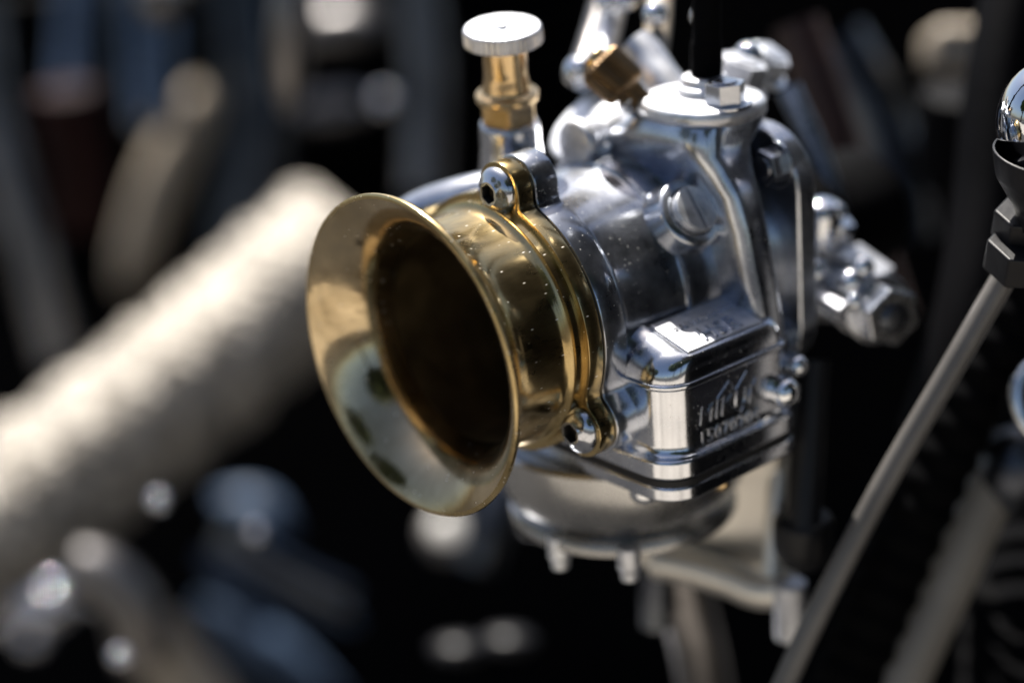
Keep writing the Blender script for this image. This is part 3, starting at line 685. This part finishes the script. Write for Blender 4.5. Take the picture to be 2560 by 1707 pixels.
# right side: rods, corrugated boot, chrome dome
solo_tube('push_rod', 'thin bare metal rod slanting down the right side', 'rod', [(2530, 660, 440), (2380, 920, 446), (2200, 1230, 454), (2030, 1560, 462), (1930, 1780, 468)], 2.8, GREYP)
solo_tube('fork_tube', 'wider grey metal tube slanting through the bottom right corner', 'tube', [(2530, 1100, 508), (2438, 1284, 506), (2340, 1500, 505), (2242, 1707, 505), (2170, 1860, 505)], 7.4, TUBEP)
L0, L1 = at(2560, 760, 478), at(2190, 1700, 490)
solo_tube('corrugated_boot', 'black corrugated rubber boot behind the slanting rod', 'rubber boot', [(2570, 700, 486), (2420, 1000, 490), (2270, 1330, 496), (2090, 1760, 504)], 8.5, RUBBER, 40, mod=lambda t, L: 1 + 0.06*math.sin(L*2*math.pi/7.5), steps=60, sharp=80)
bm = B_(); ellipsoid(bm, at(2620, 300, 423), (0.1, 0, 1), 13.0, 10.8, 64)
dome = tag(finish('chrome_bulb', bm, CHROME, None, tuple(at(2610, 260, 423)), sharp=60), 'mirror chrome bulb at the right edge reflecting leaves and sky', 'bulb')
solo_lathe('bulb_cup', 'glossy black cup under the chrome bulb, right edge', 'cup', [(0, -10), (5, -10), (6.5, -5), (11.5, 2), (13, 8), (12.4, 8.2), (11, 2), (0, 0)], at(2622, 470, 424), (0.16, 0, 1), BLACK, r=.8)
u3, v3, a3 = frame((0.25, -0.15, 1))
for (y, r0, h0, lab) in ((560, 6.8, 6.5, 'black hex nut under the chrome bulb'), (640, 8.4, 7.5, 'wider black hex nut at the top of the corrugated boot')):
    bm = B_(); prism(bm, hexo(r0, ph=12), at(2560, y, 432), u3, v3, a3, -h0/2, h0/2)
    tag(finish('black_hex_nut', bm, BLACK, None, tuple(at(2560, y, 432)), bevel=.6, sharp=30), lab, 'nut')
bm = B_(); ellipsoid(bm, at(2530, 1180, 505), (0.4, 0, 1), 13, 10, 40)
tag(finish('bronze_bulb', bm, STEEL_D, None, tuple(at(2530, 1180, 505)), sharp=60), 'brownish dull metal bulb at the right edge, halfway down', 'bulb')
solo_tube('chrome_hoop', 'thin bluish chrome hoop cut by the right edge', 'hoop', [(2590, 900, 470), (2545, 960, 470), (2552, 1040, 470), (2600, 1110, 470)], 1.8, CHROME)
for k in range(7):
    bm = B_(); z = k*9.0
    lathe(bm, [(13.5, -1.2), (19, -1.0), (19.6, 0), (19, 1.0), (13.5, 1.2)], at(2590, 1440, 520) + Vector((0, 0, -z)), (0.3, -0.1, 1), 48)
    tag(finish('spring_ring', bm, RUBBER, None, tuple(at(2590, 1440, 520) + Vector((0, 0, -z))), sharp=60), ['topmost','second','third','fourth','fifth','sixth','lowest'][k] + ' black ring of the shock spring in the bottom right corner', 'spring ring', 'stacked black rings, bottom right')
solo_tube('red_brown_hose', 'dark red brown hose slanting behind the throttle linkage', 'hose', [(1990, 60, 560), (2040, 200, 560), (2110, 420, 560), (2180, 640, 560), (2230, 800, 560)], 7, REDBR)
bm = B_(); prism(bm, rrect(-11, -8, 11, 8, 5), at(2398, 130, 640), RIGHT, UP, FWD, -12, 12)
tag(finish('regulator_box', bm, BEIGE, None, tuple(at(2395, 150, 620)), bevel=4, segs=4, sharp=40), 'blurred beige box at the upper right', 'box')
solo_lathe('ignition_coil', 'black cylinder hanging under the beige box, upper right', 'coil', [(0, -17), (9, -17), (10, -12), (13, -10), (13, 14), (0, 16)], at(2400, 345, 600), (0.1, 0, 1), BLACKM, r=2)
solo_tube('grey_strut', 'dim blue grey strut between the hose and the coil, upper right', 'strut', [(2080, 100, 640), (2160, 240, 640), (2230, 420, 640), (2250, 600, 640)], 11, STEEL_D)
solo_tube('black_frame_rail', 'black frame rail along the right, behind the chrome bulb', 'frame rail', [(2560, -100, 520), (2500, 200, 515), (2470, 500, 510), (2420, 800, 505), (2330, 1100, 505)], 9, BLACKM)

# ================================================================== SURROUNDINGS (seen only as reflections)
def ground_mat():
    m, nt, b = new_mat('concrete_ground')
    tc = nt.nodes.new('ShaderNodeTexCoord')
    n = noise(nt, tc.outputs['Object'], 3.0, 8)
    nt.links.new(ramp(nt, n, [(0.32, (0.07, 0.065, 0.06)), (0.42, (0.26, 0.235, 0.20)), (0.7, (0.40, 0.365, 0.32))]), b.inputs['Base Color'])  # dark blotches put stains, cracks and shadows into the colour
    b.inputs['Roughness'].default_value = 0.85
    return m
CONC = ground_mat()
GROUND_DK = paint('dark_ground', (0.030, 0.030, 0.032), (0.050, 0.048, 0.046), 0.9, 6, 1.5, spec=0.2)  # ground coloured dark to cut the light bounced up from below
bm = B_(); S_ = 60000
vs = [bm.verts.new((x*S_, y*S_, -620)) for x, y in ((-1, -1), (1, -1), (1, 1), (-1, 1))]; bm.faces.new(vs)
g = finish('ground', bm, GROUND_DK, None, (0, 0, -620)); g['kind'] = 'structure'
bm = B_(); prism(bm, rrect(-9000, -3000, 9000, -570, 20, 3), (0, 0, 0), e_r, e_f, (0, 0, 1), -619, -610)  # concrete kept to a strip whose reflection brightens bowl and cover
g2 = finish('pavement', bm, CONC, None, (0, 0, -618)); g2['kind'] = 'structure'
# black finned block added out of view at right to darken reflections
rc = thing('unseen_dark_block', 'black finned block added out of view to darken reflections', 'engine', (330, 300, -200))
bm = B_(); prism(bm, rrect(150, 120, 560, 620, 60, 8), (0, 0, 0), (1, 0, 0), (0, 1, 0), (0, 0, 1), -560, 120)
finish('dark_block_body', bm, BLACKM, rc, (330, 300, -200), bevel=10, sharp=40)
for k in range(14):
    bm = B_(); prism(bm, rrect(138, 108, 572, 632, 66, 8), (0, 0, 0), (1, 0, 0), (0, 1, 0), (0, 0, 1), -500+38*k, -494+38*k)
    finish('cooling_fin', bm, BLACKM, rc, (330, 300, -200), bevel=1, sharp=40)
bm = B_(); secs = []  # tank shape added out of view to darken the barrel's reflections
for q in range(13):
    f = q/12; yy = 60 + 620*f; k = math.sin(math.pi*(0.06+0.88*f))**0.5
    secs.append([(230 + 170*k*math.cos(R_(a_)), yy, 290 + 110*k*math.sin(R_(a_))) for a_ in range(0, 360, 12)])
loft(bm, secs)
tag(finish('unseen_dark_tank', bm, BLACK, None, (230, 370, 290), sharp=60), 'glossy black tank shape added out of view to darken reflections', 'fuel tank')
LEAF = paint('leaves', (0.035, 0.075, 0.018), (0.06, 0.12, 0.03), 0.6, 2)
BARK = paint('bark', (0.09, 0.07, 0.05), (0.05, 0.04, 0.03), 0.9, 4)
def tree(x, y, h, lab):  # mirrored trees; places and sizes also set to hold back sky light
    t = bpy.data.objects.new('tree', None); COL.objects.link(t); t.location = (x, y, 0)
    t['label'] = lab; t['category'] = 'tree'; t['group'] = 'trees around the parked motorcycle'
    rng = random.Random(int(x*7+y*13)); base = (x*1000, y*1000, -620)
    bm = B_(); tube(bm, spline([(x*1000, y*1000, -620), (x*1000+200, y*1000, h*350), (x*1000, y*1000+200, h*800)], 6), lambda q: 260*(1-q*.8), 10)
    finish('trunk', bm, BARK, t, base)
    bm = B_()
    for _ in range(2600):
        a, e = rng.uniform(0, 2*math.pi), math.asin(rng.uniform(-1, 1)); r = h*330*rng.uniform(0.35, 1)**.5
        c = Vector((x*1000+r*math.cos(a)*math.cos(e), y*1000+r*math.sin(a)*math.cos(e), h*720+r*1.0*math.sin(e)))
        s = rng.uniform(200, 480); d1 = Vector((rng.uniform(-1, 1), rng.uniform(-1, 1), rng.uniform(-1, 1))).normalized(); d2 = d1.orthogonal().normalized()
        vs = [bm.verts.new(c+d1*s), bm.verts.new(c+d2*s*.6), bm.verts.new(c-d1*s), bm.verts.new(c-d2*s*.6)]; bm.faces.new(vs)
    finish('crown', bm, LEAF, t, base)
for (az, dist_, h, lab) in ((-118, 9, 5.0, 'leafy tree far round to the left'), (-92, 10, 5.2, 'low leafy tree left of the camera'), (-30, 8, 8.5, 'broad leafy tree right behind the camera'), (-8, 7, 9, 'tallest leafy tree on the right'), (16, 7.5, 8, 'leafy tree on the right beyond the tallest'), (40, 8.5, 8.5, 'leafy tree far round to the right')):
    tree(dist_*math.cos(R_(az)), dist_*math.sin(R_(az)), h, lab + ', seen only in reflections, sized to screen the sky')
